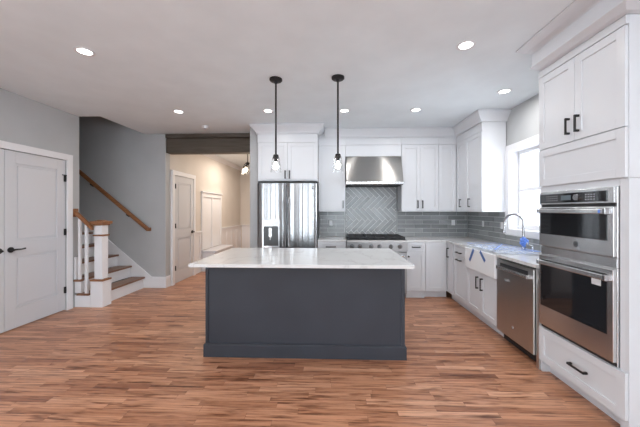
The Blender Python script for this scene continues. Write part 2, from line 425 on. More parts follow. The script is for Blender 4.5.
# weathered beam across the hall opening
bt = thing('ceiling_beam', 'weathered grey-brown wooden beam across the hall opening', 'beam', (-2.2, 5.2, 2.405))
MB().box(-3.025, -1.39, 5.13, 5.30, 2.430, 2.690, .004).build('beam_board', 'beam', bt)
MB().box(-3.025, -1.39, 5.10, 5.30, 2.695, 2.765, .004).build('top_board', 'beam', bt)

# ------------------------------------------------------------------ double closet door on the left wall
LWm = Matrix(((0, -1, 0, WL), (1, 0, 0, 0), (0, 0, 1, 0), (0, 0, 0, 1)))   # local u=y, -d into wall; d outward => x = WL - d ... use d negative outward
def door_leaf(name, F, u0, u1, z0, z1, mat, panels, th=0.04):
    """F maps (u, d, z): d = outward from the wall face (negative = recessed)"""
    b = MB(F); rec = 0.008; f0 = -0.012
    st = 0.115
    us = (u0+st, u1-st)
    b.box(u0, us[0], f0-th, f0, z0, z1, .002); b.box(us[1], u1, f0-th, f0, z0, z1, .002)
    zs = [z0] + [z for p in panels for z in p] + [z1]
    for i in range(0, len(zs), 2): b.box(us[0], us[1], f0-th, f0, zs[i], zs[i+1], .002)
    for p0, p1 in panels:
        b.box(us[0]-0.002, us[1]+0.002, f0-th+0.004, f0-rec-0.006, p0-0.002, p1+0.002)
        b.box(us[0]+0.03, us[1]-0.03, f0-rec-0.008, f0-0.006, p0+0.03, p1-0.03, .004)
    return b.build(name, mat)
FL = Matrix(((0, 1, 0, WL), (1, 0, 0, 0), (0, 0, 1, 0), (0, 0, 0, 1)))     # d -> +x
FH = Matrix(((0, 1, 0, -3.03), (1, 0, 0, 0), (0, 0, 1, 0), (0, 0, 0, 1)))
def lever(parent, F, u, z, s, label=None):
    b = MB(F); f0 = -0.012
    b.cyl((u, f0, z), (u, f0+0.012, z), 0.032); b.cyl((u, f0+0.012, z), (u, f0+0.05, z), 0.012)
    b.tube([(u, f0+0.045, z), (u+s*0.03, f0+0.05, z+0.002), (u+s*0.08, f0+0.05, z-0.001), (u+s*0.125, f0+0.045, z+0.004)], [0.011, 0.0095, 0.008, 0.009])
    return b.build('handle', 'blackmetal', parent, True)
def hinge(parent, F, u, z, top=False):
    b = MB(F); b.cyl((u, 0.006, z-0.045), (u, 0.006, z+0.045), 0.008, n=12); b.box(u-0.014, u+0.014, -0.010, 0.002, z-0.044, z+0.044)
    if top: b.box(u-0.05, u+0.03, 0.0, 0.008, z+0.04, z+0.052)
    return b.build('hinge', 'blackmetal', parent, True)
panels = ((0.245, 0.855), (1.03, 1.95))
d1 = struct(door_leaf('door_1', FL, 3.180, 3.925, 0.012, 2.09, 'door', panels))
lever(d1, FL, 3.238, 0.937, 1)
for z, t in ((0.287, 0), (1.094, 0), (1.838, 1)): hinge(d1, FL, 3.915, z, t)
d2 = struct(door_leaf('door_2', FL, 2.425, 3.174, 0.012, 2.09, 'door', panels))
lever(d2, FL, 3.118, 0.937, -1)
b = MB(FL)
b.box(3.930, 4.012, 0.001, 0.020, 0, 2.175, .003); b.box(2.335, 2.417, 0.001, 0.020, 0, 2.175, .003); b.box(2.335, 4.012, 0.001, 0.022, 2.096, 2.178, .003)
struct(b.build('trim_2', 'trim'))

# ------------------------------------------------------------------ hall: door, lockers, bench, wainscot
d3 = struct(door_leaf('door_3', Matrix(((0, 1, 0, -2.985), (1, 0, 0, 0), (0, 0, 1, 0), (0, 0, 0, 1))), 5.36, 6.09, 0.012, 2.05, 'door', ((0.25, 0.86), (1.02, 1.93)), 0.032))
b = MB(FH); FH3 = Matrix(((0, 1, 0, -2.985), (1, 0, 0, 0), (0, 0, 1, 0), (0, 0, 0, 1)))
lever(d3, FH3, 6.03, 0.94, -1)
for z in (0.3, 1.1, 1.85): hinge(d3, FH3, 5.365, z)
b.box(5.275, 5.355, 0.001, 0.045, 0, 2.06, .003); b.box(6.095, 6.175, 0.001, 0.045, 0, 2.06, .003); b.box(5.275, 6.175, 0.001, 0.047, 2.06, 2.145, .003)
struct(b.build('trim_3', 'trim'))
lk = thing('locker_panel', 'tall white board and batten panel above the hall bench', 'wall panel', (-3.02, 7.1, 0.48))
MB(FH).box(6.51, 7.66, 0.001, 0.012, 0.485, 1.80).build('back_board', 'trim', lk)
for u0, u1 in ((6.51, 6.59), (7.05, 7.11), (7.58, 7.66)): MB(FH).box(u0, u1, 0.0125, 0.032, 0.485, 1.70, .003).build('batten', 'trim', lk)
MB(FH).box(6.51, 7.66, 0.0125, 0.034, 1.705, 1.80, .003).build('top_rail', 'trim', lk)
MB(FH).box(6.49, 7.68, 0.001, 0.06, 1.805, 1.835, .003).build('cap', 'trim', lk)
bn = thing('hall_bench', 'built-in white bench with pale grey seat in the hall', 'bench', (-2.85, 7.1, 0))
MB(FH).box(6.52, 7.62, 0.001, 0.33, 0.0, 0.43, .003).build('body', 'trim', bn)
MB(FH).box(6.50, 7.64, 0.001, 0.37, 0.435, 0.47, .005).build('seat', 'bench', bn)
wsc = []
b = MB(FH)
for y0, y1 in ((6.18, 6.48), (7.69, 9.29)):
    b.box(y0, y1, 0.001, 0.008, 0.0, 0.90); b.box(y0, y1, 0.008, 0.022, 0.82, 0.90); b.box(y0, y1, 0.001, 0.045, 0.901, 0.925, .003); b.box(y0, y1, 0.008, 0.024, 0, 0.16)
    n = max(1, round((y1-y0)/0.42))
    for i in range(n+1):
        yc = y0+0.03+(y1-y0-0.06)*i/n; b.box(yc-0.03, yc+0.03, 0.008, 0.021, 0.16, 0.82)
struct(b.build('trim_4', 'trim'))
b = MB()
b.box(-2.98, -1.40, 9.291, 9.299, 0, 0.90); b.box(-2.98, -1.40, 9.255, 9.299, 0.901, 0.925)
for i in range(5): b.box(-2.9+i*0.36, -2.84+i*0.36, 9.278, 9.291, 0.0, 0.9)
struct(b.build('trim_5', 'trim'))
cp = [(0.001, H-0.10), (0.012, H-0.10), (0.02, H-0.08), (0.06, H-0.03), (0.075, H-0.02), (0.075, H-0.003), (0.001, H-0.003)]
struct(MB().sweep(cp, [(-3.03, 5.31), (-3.03, 9.3), (-1.40, 9.3)]).build('trim_6', 'trim'))
# hall light fixture
hl = thing('hall_light', 'dark metal hall ceiling light with glowing clear glass shades', 'lamp', (-1.80, 6.0, 2.2))
b = MB(); b.lathe([(0.001, 2.765), (0.065, 2.765), (0.062, 2.735), (0.02, 2.725), (0.001, 2.725)], -1.80, 6.0); b.cyl((-1.80, 6.0, 2.725), (-1.80, 6.0, 2.36), 0.009)
b.lathe([(0.001, 2.40), (0.03, 2.39), (0.035, 2.36), (0.02, 2.33), (0.001, 2.325)], -1.80, 6.0)
b.build('stem', 'blackmetal', hl, True)
for i in range(3):
    a = 0.5+i*2*PI/3; x = -1.80+0.11*math.cos(a); y = 6.0+0.11*math.sin(a)
    ar = MB().tube([(-1.80, 6, 2.36), ((x-1.8)/2, (y+6)/2, 2.385), (x, y, 2.35), (x, y, 2.315)], 0.007, 10)
    ar.lathe([(0.001, 2.325), (0.022, 2.32), (0.022, 2.285), (0.001, 2.283)], x, y); ar.build('arm', 'blackmetal', hl, True)
    MB().lathe([(0.024, 2.30), (0.035, 2.27), (0.052, 2.21), (0.058, 2.15)], x, y).build('shade', 'shade_glass', hl, True)
    MB().lathe([(0.002, 2.28), (0.014, 2.27), (0.03, 2.225), (0.026, 2.20), (0.002, 2.185)], x, y, 16).build('bulb', 'warm_bulb', hl, True)
area('hall_fill', (-2.15, 7.3, 2.70), (0, 0, 0), 0.9, 0, 26, (1, 0.87, 0.74), 'DISK')  # added warm fill to light the hall evenly, no fixture at this spot
l = bpy.data.lights.new('hall_bulb_glow', 'POINT'); l.energy = 7; l.color = (1, 0.84, 0.68); l.shadow_soft_size = 0.1
o = bpy.data.objects.new('hall_bulb_glow', l); C.objects.link(o); o.location = (-1.80, 6.0, 2.08)

# ------------------------------------------------------------------ staircase
st = thing('staircase', 'white staircase with oak treads rising to the left', 'staircase', (-3.6, 4.6, 0)); run, rise, nos = 0.24, 0.20, 0.03
NST = 13
for k in range(1, NST+1):
    xn = -3.39-run*(k-1); y0 = 4.085 if k <= 1 else 4.21
    zt = rise*k
    # riser
    ry0 = 4.10 if k <= 2 else 4.21
    if k == 1: MB().box(xn-nos-0.02, xn-nos, 4.265, YS-0.022, 0, zt-0.03).build('riser', 'trim', st)
    else: MB().box(xn-nos-0.02, xn-nos, 4.138, YS-0.022, zt-rise+0.002, zt-0.03).build('riser', 'trim', st)
    b = MB()
    if k == 1:
        b.box(xn-run-nos+0.028, xn, 4.265, YS-0.022, zt-0.028, zt, .004)
        b.box(-3.69, -3.512, 4.03, 4.262, zt-0.028, zt, .004)
    elif k == 2:
        b.box(xn-run-nos+0.028, xn, 4.265, YS-0.022, zt-0.028, zt, .004)
        b.box(-3.735, xn, 4.03, 4.265, zt-0.028, zt, .004)
    else: b.box(xn-run-nos+0.028, xn, 4.138, YS-0.022, zt-0.028, zt, .004)
    b.build('tread', 'tread', st)
# side panel under the first two steps
b = MB(); b.box(-3.735, -3.505, 4.055, 4.085, 0.001, 0.170); b.box(-3.735, -3.64, 4.055, 4.085, 0.205, 0.370); b.box(-3.735, -3.505, 4.0855, 4.26, 0.001, 0.170); b.box(-3.735, -3.64, 4.0855, 4.26, 0.205, 0.370)
b.build('side_panel', 'trim', st)
# skirt board on the stair wall
sl = rise/run
pts = [(-3.25, 0.001), (-3.25, 0.20), (-3.279, 0.20), (-3.279-3.2, 0.20+3.2*sl), (-3.279-3.2, 3.2*sl-0.15), (-3.6, 0.001)]
MB().prism(pts, YS-0.018, YS-0.001, 'y').build('skirt_board', 'trim', st)

nw = thing('newel_post', 'square white newel post with oak bands and cap', 'newel post', (-3.41, 4.135, 0))
nx0, nx1, ny0, ny1 = -3.50, -3.32, 4.05, 4.22
MB().box(nx0, nx1, ny0, ny1, 0.0, 0.372, .004).build('base', 'trim', nw)
MB().box(nx0-0.008, nx1+0.008, ny0-0.008, ny1-0.002, 0.373, 0.398, .006).build('band', 'oak', nw)
sx0, sx1, sy0, sy1 = -3.466, -3.350, 4.08, 4.195
MB().box(sx0, sx1, sy0, sy1, 0.399, 1.020, .004).build('shaft', 'trim', nw)
MB().box(sx0-0.015, sx1+0.015, sy0-0.015, sy1+0.015, 1.021, 1.042, .006).build('band', 'oak', nw)
MB().box(sx0, sx1, sy0, sy1, 1.043, 1.175, .004).build('shaft_top', 'trim', nw)
b = MB(); b.box(sx0-0.018, sx1+0.018, sy0-0.018, sy1+0.018, 1.176, 1.195, .005); b.box(sx0-0.040, sx1+0.040, sy0-0.038, sy1+0.038, 1.195, 1.238, .006)
cxn, cyn = (sx0+sx1)/2, (sy0+sy1)/2
b.box(cxn-0.055, cxn+0.055, cyn-0.055, cyn+0.055, 1.238, 1.247, .004); b.box(cxn-0.035, cxn+0.035, cyn-0.035, cyn+0.035, 1.247, 1.254, .003)
b.build('cap', 'oak', nw)

def baluster(x, z0, z1, label):
    b = MB(); b.box(x-0.017, x+0.017, 4.038, 4.072, z0, z1, .003)
    return tag(b.build('baluster', 'trim'), label, 'baluster', 'white balusters of the short stair rail')
baluster(-3.558, 0.203, 1.183, 'square white baluster right beside the newel post')
baluster(-3.655, 0.403, 1.271, 'square white baluster nearest the wall end, on the second tread')
baluster(-3.718, 0.403, 0.72, 'short white post stub standing against the wall end')
rl = thing('stair_rail', 'short sloping oak stair rail from wall plate to newel post', 'handrail', (-3.6, 4.055, 1.2))
b = MB(); b.prism([(-3.7215, 1.395), (-3.7215, 1.335), (-3.4675, 1.105), (-3.4675, 1.165)], 4.03, 4.078, 'y', .006); b.build('rail', 'oak', rl)
MB().box(-3.738, -3.722, 4.005, 4.105, 1.30, 1.42, .004).build('wall_plate', 'oak', rl)

hr = thing('wall_handrail', 'long oak handrail bracketed to the grey stair wall', 'handrail', (-3.3, 5.04, 1.05))
A = Vector((-3.30, YS-0.075, 1.055)); dz = (2.127-1.057)/(4.617-3.316)
B = A+Vector((-2.9, 0, 2.9*dz))
b = MB(); d = (B-A).normalized(); nrm = Vector((-d.z, 0, d.x))
def railpt(p, a, c): return p+nrm*c+Vector((0, a, 0))
sec = [(-0.022, -0.03), (0.022, -0.03), (0.026, 0.0), (0.02, 0.026), (0, 0.033), (-0.02, 0.026), (-0.026, 0.0)]
r0 = [b.bm.verts.new(railpt(A, a, -c)) for a, c in sec]; r1 = [b.bm.verts.new(railpt(B, a, -c)) for a, c in sec]
b.bm.faces.new(r0); b.bm.faces.new(r1[::-1])
for i in range(7): b.bm.faces.new((r0[i], r0[(i+1) % 7], r1[(i+1) % 7], r1[i]))
b.box(A.x-0.02, A.x+0.012, YS-0.10, YS-0.002, A.z-0.03, A.z+0.03, .006)
b.build('rail', 'oak', hr)
for x in (-3.695, -4.36, -5.2):
    z = A.z+(A.x-x)*dz-0.035
    b = MB(); b.cyl((x, YS-0.002, z-0.04), (x, YS-0.010, z-0.04), 0.03); b.tube([(x, YS-0.01, z-0.04), (x, YS-0.05, z-0.045), (x, YS-0.075, z-0.03), (x, YS-0.075, z+0.002)], 0.009, 10)
    b.build('bracket', 'blackmetal', hr, True)

# ------------------------------------------------------------------ island
isl = thing('kitchen_island', 'charcoal kitchen island base in the middle of the wood floor', 'kitchen island', (-0.29, 3.2, 0))
ix0, ix1, iy0, iy1 = -1.226, 0.660, 2.735, 3.62
MB().box(ix0+0.006, ix1-0.006, iy0+0.006, iy1, 0.0, 0.888).build('body', 'island', isl)
for a_, b_ in ((ix0-0.002, ix0+0.022), (ix1-0.030, ix1+0.002)): MB().box(a_, b_, iy0-0.004, iy0+0.0055, 0.128, 0.888, .001).build('corner_trim', 'island', isl)
MB().sweep([(0.0, 0.001), (0.016, 0.001), (0.016, 0.118), (0.008, 0.127), (0, 0.127)], [(ix0, iy1), (ix0, iy0), (ix1, iy0), (ix1, iy1)]).build('base_trim', 'island', isl)
o = MB().box(-1.292, 0.700, 2.535, 3.655, 0.8895, 0.9195, .003).build('island_countertop', 'quartz')
tag(o, 'white veined quartz slab on top of the charcoal island', 'countertop')

# ------------------------------------------------------------------ kitchen cabinets
def frame(origin, udir, ddir):
    """local (u, d, z); d = outward into the room"""
    m = Matrix.Identity(4)
    for i in range(3): m[i][0] = udir[i]; m[i][1] = ddir[i]; m[i][3] = origin[i]
    return m
FB = frame((0, 4.675, 0), (1, 0, 0), (0, -1, 0))       # back bases, d=0 at the body front
FU = frame((0, 4.975, 0), (1, 0, 0), (0, -1, 0))       # back uppers
FF = frame((0, 4.675, 0), (1, 0, 0), (0, -1, 0))       # fridge cabinet
FR = frame((1.808, 0, 0), (0, 1, 0), (-1, 0, 0))       # right bases and tower
FRU = frame((2.078, 0, 0), (0, 1, 0), (-1, 0, 0))      # right uppers

def pull(parent, F, u, z, L=0.13, vertical=True, d0=0.020, mat='blackmetal'):
    b = MB(F); w = 0.0075; h = L/2
    if vertical:
        b.box(u-w, u+w, d0+0.024, d0+0.034, z-h, z+h, .002)
        for s in (-1, 1): b.box(u-w, u+w, d0+0.0005, d0+0.025, z+s*(h-0.008)-w, z+s*(h-0.008)+w)
    else:
        b.box(u-h, u+h, d0+0.024, d0+0.034, z-w, z+w, .002)
        for s in (-1, 1): b.box(u+s*(h-0.008)-w, u+s*(h-0.008)+w, d0+0.0005, d0+0.025, z-w, z+w)
    return b.build('handle', mat, parent)
def shaker(parent, F, u0, u1, z0, z1, name='door', st=0.058, th=0.019, mat='white'):
    b = MB(F); g = 0.0015; u0 += g; u1 -= g; z0 += g; z1 -= g
    if z1-z0 < 0.2 and name == 'drawer': st2 = 0.036
    else: st2 = st
    b.box(u0, u0+st, 0.001, th, z0, z1, .0015); b.box(u1-st, u1, 0.001, th, z0, z1, .0015)
    b.box(u0+st, u1-st, 0.001, th, z0, z0+st2, .0015); b.box(u0+st, u1-st, 0.001, th, z1-st2, z1, .0015)
    b.box(u0+st-.001, u1-st+.001, 0.001, th-0.010, z0+st2-.001, z1-st2+.001)
    return b.build(name, mat, parent)
def slab(parent, F, u0, u1, z0, z1, name='drawer', th=0.019):
    return MB(F).box(u0+.0015, u1-.0015, 0.001, th, z0+.0015, z1-.0015, .002).build(name, 'white', parent)
def cabinet(name, F, u0, u1, z0, z1, depth, label, toe=True, cat='cabinet', group=None):
    c0 = F @ Vector(((u0+u1)/2, -depth/2, z0)); t = thing(name, label, cat, tuple(c0), group)
    MB(F).box(u0, u1, -depth, 0, z0+(0.11 if toe else 0), z1).build('body', 'white', t)
    if toe: MB(F).box(u0, u1, -depth, -0.06, 0.0, 0.108).build('toe_kick', 'white', t)
    return t
G1 = 'white base cabinets'; G2 = 'white wall cabinets'
# back run bases
c = cabinet('base_cabinet', FB, -0.262, 0.198, 0, 0.888, 0.60, 'white base cabinet between fridge and range', group=G1)
d = shaker(c, FB, -0.262, 0.198, 0.735, 0.885, 'drawer'); pull(d, FB, -0.05, 0.81, 0.16, False)
shaker(c, FB, -0.262, 0.198, 0.115, 0.733)
c = cabinet('base_cabinet', FB, 1.152, 1.452, 0, 0.888, 0.60, 'narrow white base cabinet just right of the range', group=G1)
d = shaker(c, FB, 1.152, 1.452, 0.735, 0.885, 'drawer', st=0.045); pull(d, FB, 1.30, 0.81, 0.13, False)
d = shaker(c, FB, 1.152, 1.452, 0.115, 0.733); MB(FB).cyl((1.185, 0.020, 0.66), (1.185, 0.045, 0.66), 0.013).build('knob', 'blackmetal', d, True)
MB(FB).box(1.152, 1.44, -0.058, -0.002, 0.001, 0.107).build('toe_board', 'white', c)
c = cabinet('base_cabinet', FB, 1.454, 1.806, 0, 0.888, 0.60, 'white corner base cabinet with a plain door on the back wall', group=G1)
shaker(c, FB, 1.454, 1.772, 0.115, 0.885)
# right run bases
c = cabinet('base_cabinet', FR, 4.395, 4.670, 0, 0.888, 0.58, 'narrow white base cabinet with tall door at the inner corner', group=G1)
d = shaker(c, FR, 4.42, 4.655, 0.115, 0.885, st=0.045); pull(d, FR, 4.585, 0.735, 0.15)
c = cabinet('base_cabinet', FR, 3.975, 4.393, 0, 0.888, 0.58, 'white base cabinet with drawer over pull-out door left of the sink', group=G1)
d = shaker(c, FR, 3.975, 4.393, 0.735, 0.885, 'drawer'); pull(d, FR, 4.20, 0.79, 0.15, False)
d = shaker(c, FR, 3.975, 4.393, 0.115, 0.733); pull(d, FR, 4.20, 0.685, 0.15, False)
c = cabinet('sink_cabinet', FR, 3.245, 3.973, 0, 0.635, 0.58, 'white double-door cabinet under the farmhouse sink')
d = shaker(c, FR, 3.245, 3.609, 0.115, 0.632); pull(d, FR, 3.555, 0.50, 0.15)
d = shaker(c, FR, 3.609, 3.973, 0.115, 0.632); pull(d, FR, 3.662, 0.50, 0.15)
# cabinet end panel between dishwasher and tower, its shade put into grey steel
o = MB(FR).box(2.602, 2.640, -0.58, 0.012, 0.0, 0.888, .002).build('end_panel', 'steel_dark')
tag(o, 'narrow cabinet end panel between dishwasher and oven tower, shade painted as grey metal', 'panel')

# farmhouse sink
sk = thing('farmhouse_sink', 'white farmhouse apron sink under the window', 'sink', (1.95, 3.61, 0.64))
b = MB(); y0, y1, x0, x1 = 3.247, 3.971, 1.762, 2.15
b.box(x0, x0+0.03, y0, y1, 0.64, 0.905, .006); b.box(x1-0.025, x1, y0, y1, 0.64, 0.885, .004)
b.box(x0+0.03, x1-0.025, y0, y0+0.025, 0.64, 0.885, .003); b.box(x0+0.03, x1-0.025, y1-0.025, y1, 0.64, 0.885, .003); b.box(x0+0.03, x1-0.025, y0+0.025, y1-0.025, 0.64, 0.67)
b.build('basin', 'sink', sk)
MB().lathe([(0.001, 0.674), (0.04, 0.674), (0.045, 0.671)], 1.96, 3.61).build('drain', 'chrome', sk, True)

# countertops
b = MB(); b.box(1.772, 2.392, 3.974, 4.652, 0.8895, 0.9195); b.box(1.152, 2.392, 4.652, 5.276, 0.8895, 0.9195)
b.box(2.152, 2.392, 3.244, 3.974, 0.8895, 0.9195); b.box(1.772, 2.392, 2.604, 3.244, 0.8895, 0.9195)
bmesh.ops.remove_doubles(b.bm, verts=b.bm.verts[:], dist=0.0005)
tag(b.build('countertop', 'quartz'), 'white L-shaped countertop running around the corner to the oven tower', 'countertop')
o = MB().box(-0.262, 0.198, 4.652, 5.276, 0.8895, 0.9195, .002).build('countertop', 'quartz')
tag(o, 'short white countertop between fridge and range', 'countertop')

# uppers
ZU0, ZU1, ZD = 1.375, 2.62, 2.505
def upper(F, u0, u1, label, doors, z0=ZU0, depth=0.31, name='wall_cabinet', group=G2, hz=0.20, dtop=ZD):
    c = cabinet(name, F, u0, u1, z0, H-0.004, depth, label, False, 'cabinet', group)
    for (a, b_, hs) in doors:
        d = shaker(c, F, a, b_, z0+0.022, dtop)
        if hs is not None: pull(d, F, hs, z0+hz, 0.13)
    MB(F).box(u0, u1, 0.001, 0.018, dtop+0.003, 2.625).build('frieze', 'white', c)
    if z0 == ZU0: MB(F).box(u0, u1, 0.001, 0.019, z0, z0+0.019).build('light_rail', 'white', c)
    return c
upper(FU, -0.262, 0.194, 'single-door white wall cabinet between fridge and range hood', [(-0.262, 0.194, 0.155)], hz=0.12)
upper(FU, 1.146, 1.764, 'double-door white wall cabinet right of the range hood', [(1.146, 1.455, 1.414), (1.455, 1.764, 1.492)], hz=0.12)
upper(FU, 1.766, 2.074, 'plain white corner wall cabinet without handles on the back wall', [(1.766, 2.055, None)])
hc = upper(FU, 0.196, 1.144, 'narrow white cabinet above the range hood', [], 2.31, dtop=2.506)
MB(FU).box(0.198, 1.142, 0.001, 0.019, 2.312, 2.503, .002).build('panel', 'white', hc)
upper(FRU, 4.112, 4.955, 'white wall cabinet on the window wall beside the sink window', [(4.112, 4.61, 4.47), (4.61, 4.945, 4.775)], hz=0.135)
upper(FF, -1.235, -0.264, 'white double-door cabinet above the fridge', [(-1.228, -0.750, -0.785), (-0.750, -0.272, -0.715)], 1.87, depth=0.60, hz=0.10, dtop=2.49)

# crowns
cr = [(0.001, 2.628), (0.022, 2.628), (0.022, 2.648), (0.030, 2.662), (0.050, 2.685), (0.080, 2.715), (0.098, 2.738), (0.102, 2.745), (0.102, H-0.003), (0.001, H-0.003)]
fy, uy, ux = 4.675-0.019, 4.975-0.019, 2.078-0.019
path = [(-1.236, 4.735), (-1.236, fy), (-0.263, fy), (-0.263, uy)]
struct(MB().sweep(cr, path).build('trim_7', 'white'))
struct(MB().sweep(cr, [(-0.155, uy), (ux, uy), (ux, 4.112), (2.398, 4.112)]).build('trim_8', 'white'))
tw = [(0.001, 2.60), (0.04, 2.60), (0.10, 2.62), (0.10, 2.63), (0.085, 2.638), (0.085, 2.735), (0.10, 2.742), (0.14, 2.745), (0.205, 2.757), (0.22, 2.76), (0.22, H-0.003), (0.001, H-0.003)]
TX = 1.808-0.019
struct(MB().sweep(tw, [(2.398, 1.838), (TX, 1.838), (TX, 2.56)][::-1]).build('trim_9', 'white'))

# oven tower
tow = thing('oven_tower', 'tall white built-in cabinet holding the wall ovens', 'cabinet', (2.1, 2.22, 0))
ty0, ty1 = 1.84, 2.60
MB(FR).box(ty0, ty1, -0.58, 0, 1.60, H-0.004).build('upper_body', 'white', tow)
MB(FR).box(ty0, ty0+0.055, -0.58, 0.0, 0.0, 1.598).build('side_panel', 'white', tow)
MB(FR).box(ty1-0.022, ty1, -0.58, 0.0, 0.0, 1.598).build('side_panel', 'white', tow)
MB(FR).box(ty0+0.056, ty1-0.023, -0.58, 0.0, 0.11, 0.395).build('lower_body', 'white', tow)
MB(FR).box(ty0+0.056, ty1-0.023, -0.02, 0.0, 1.554, 1.599).build('top_rail', 'white', tow)
MB(FR).box(ty0+0.056, ty1-0.023, -0.58, -0.06, 0.0, 0.108).build('toe_kick', 'white', tow)
MB(FR).box(ty0, ty1, 0.001, 0.019, 2.545, 2.599).build('frieze', 'white', tow)
ym = 2.222
for a, b_, hs in ((ty0+0.004, ym, ym-0.04), (ym, ty1-0.002, ym+0.045)):
    d = shaker(tow, FR, a, b_, 1.917, 2.54); pull(d, FR, hs, 2.035, 0.125)
shaker(tow, FR, ty0+0.004, ty1-0.002, 1.602, 1.913, 'lift_up_panel')
d = shaker(tow, FR, ty0+0.004, ty1-0.002, 0.10, 0.393, 'drawer'); pull(d, FR, 2.18, 0.245, 0.15, False)

# ovens in the tower
def badge(parent, F, u, z, r, d0, mat='chrome'):
    b = MB(F); b.cyl((u, d0, z), (u, d0+0.002, z), r, n=24)
    bb = b.build('emblem', 'darkgrey', parent, True)
    return bb
oy0, oy1 = 1.900, 2.574
def oven_frame(parent, z0, z1):
    MB(FR).box(oy0, oy1, -0.50, 0.012, z0, z1, .002).build('body', 'steel', parent)
mw = thing('microwave_oven', 'stainless wall microwave oven with control panel, upper of the two', 'oven', (1.9, 2.24, 1.09))
oven_frame(mw, 1.092, 1.552)
MB(FR).box(oy0+0.004, oy1-0.004, 0.012, 0.030, 1.446, 1.548, .002).build('control_fascia', 'steel', mw)
cpn = MB(FR).box(oy0+0.05, oy1-0.012, 0.030, 0.034, 1.457, 1.528, .001).build('control_panel', 'oven_glass', mw)
MB(FR).box(2.235, 2.33, 0.034, 0.0352, 1.475, 1.512).build('display', 'display', cpn)
kb = MB(FR); kb.cyl((2.175, 0.034, 1.492), (2.175, 0.052, 1.492), 0.024, 0.022, 28); kb.build('dial', 'chrome', cpn, True)
b = MB(FR)
for uu in [2.04+0.022*i for i in range(4)]+[2.37+0.022*i for i in range(6)]:
    for zz in (1.475, 1.492, 1.509): b.box(uu-0.005, uu+0.005, 0.034, 0.0348, zz-0.0025, zz+0.0025)
b.build('buttons', 'grey', cpn)
MB(FR).box(oy0+0.01, oy1-0.01, 0.012, 0.0135, 1.424, 1.4455).build('vent_slot', 'darkgap', mw)
md = MB(FR); md.box(oy0+0.004, oy1-0.004, 0.0125, 0.034, 1.100, 1.420, .003); md = md.build('door', 'steel', mw)
MB(FR).box(oy0+0.045, oy1-0.025, 0.034, 0.036, 1.200, 1.415, .001).build('window', 'oven_glass', md)
def bar_handle(parent, z, h=0.020):
    b = MB(FR); b.box(oy0+0.035, oy1-0.03, 0.056, 0.072, z-h, z+h, .005); b.build('handle', 'steel', parent)
    for u in (oy0+0.026, oy1-0.042): MB(FR).box(u-0.008, u+0.016, 0.034, 0.074, z-h-0.002, z+h+0.002, .003).build('handle_end', 'chrome', parent)
bar_handle(md, 1.392, 0.017)
MB(FR).box(oy0+0.055, oy0+0.068, 0.0722, 0.0735, 1.38, 1.404).build('sticker', 'blue_wrap', md)
bd = badge(md, FR, 2.19, 1.150, 0.021, 0.034)
MB().text('GE', 0.02, (0, 0, 0), frame((1.808-0.0365, 2.19, 1.150), (0, 1, 0), (0, 0, 1)) @ Matrix(((1, 0, 0, 0), (0, 1, 0, 0), (0, 0, 0, 0), (0, 0, 0, 1))) @ Matrix.Diagonal((-1, 1, 1, 1))).build('emblem_letters', 'chrome', md)
mt = MB(FR).box(oy0, oy1, -0.30, 0.016, 1.030, 1.0905, .002).build('trim_strip', 'steel', mw)

ov = thing('wall_oven', 'stainless wall oven with large dark window, lower of the two', 'oven', (1.9, 2.24, 0.42))
oven_frame(ov, 0.400, 1.028)
MB(FR).box(oy0+0.004, oy1-0.004, 0.0125, 0.016, 0.402, 0.424).build('lower_vent', 'darkgap', ov)
od = MB(FR).box(oy0+0.004, oy1-0.004, 0.0125, 0.036, 0.428, 1.018, .003).build('door', 'steel', ov)
MB(FR).box(oy0+0.045, oy1-0.025, 0.036, 0.038, 0.592, 0.985, .001).build('window', 'oven_glass', od)
bar_handle(od, 0.962, 0.017)
MB(FR).box(oy0+0.085, oy0+0.155, 0.038, 0.0392, 0.895, 0.935).build('tag', 'label', od)

# dishwasher
dw = thing('dishwasher', 'stainless dishwasher right of the sink', 'dishwasher', (2.0, 2.94, 0))
MB(FR).box(2.645, 3.238, -0.56, 0.0, 0.11, 0.885).build('body', 'darkgap', dw)
MB(FR).box(2.645, 3.238, -0.50, -0.05, 0.0, 0.108).build('toe_kick', 'darkgap', dw)
dd = MB(FR).box(2.648, 3.235, 0.002, 0.030, 0.105, 0.870, .004).build('door', 'steel_dark', dw)
b = MB(FR); b.box(2.72, 3.165, 0.030, 0.0315, 0.800, 0.838); b.build('handle_recess', 'darkgap', dd)
b = MB(FR); b.box(2.70, 3.17, 0.050, 0.068, 0.775, 0.805, .005); b.build('handle', 'steel', dd)
for u in (2.69, 3.16): MB(FR).box(u-0.006, u+0.018, 0.030, 0.069, 0.772, 0.808, .003).build('handle_end', 'chrome', dd)
MB(FR).cyl((2.95, 0.030, 0.23), (2.95, 0.032, 0.23), 0.014).build('emblem', 'grey', dd, True)
MB(FR).box(3.00, 3.08, 0.030, 0.0306, 0.665, 0.690).build('badge_print', 'grey', dd)

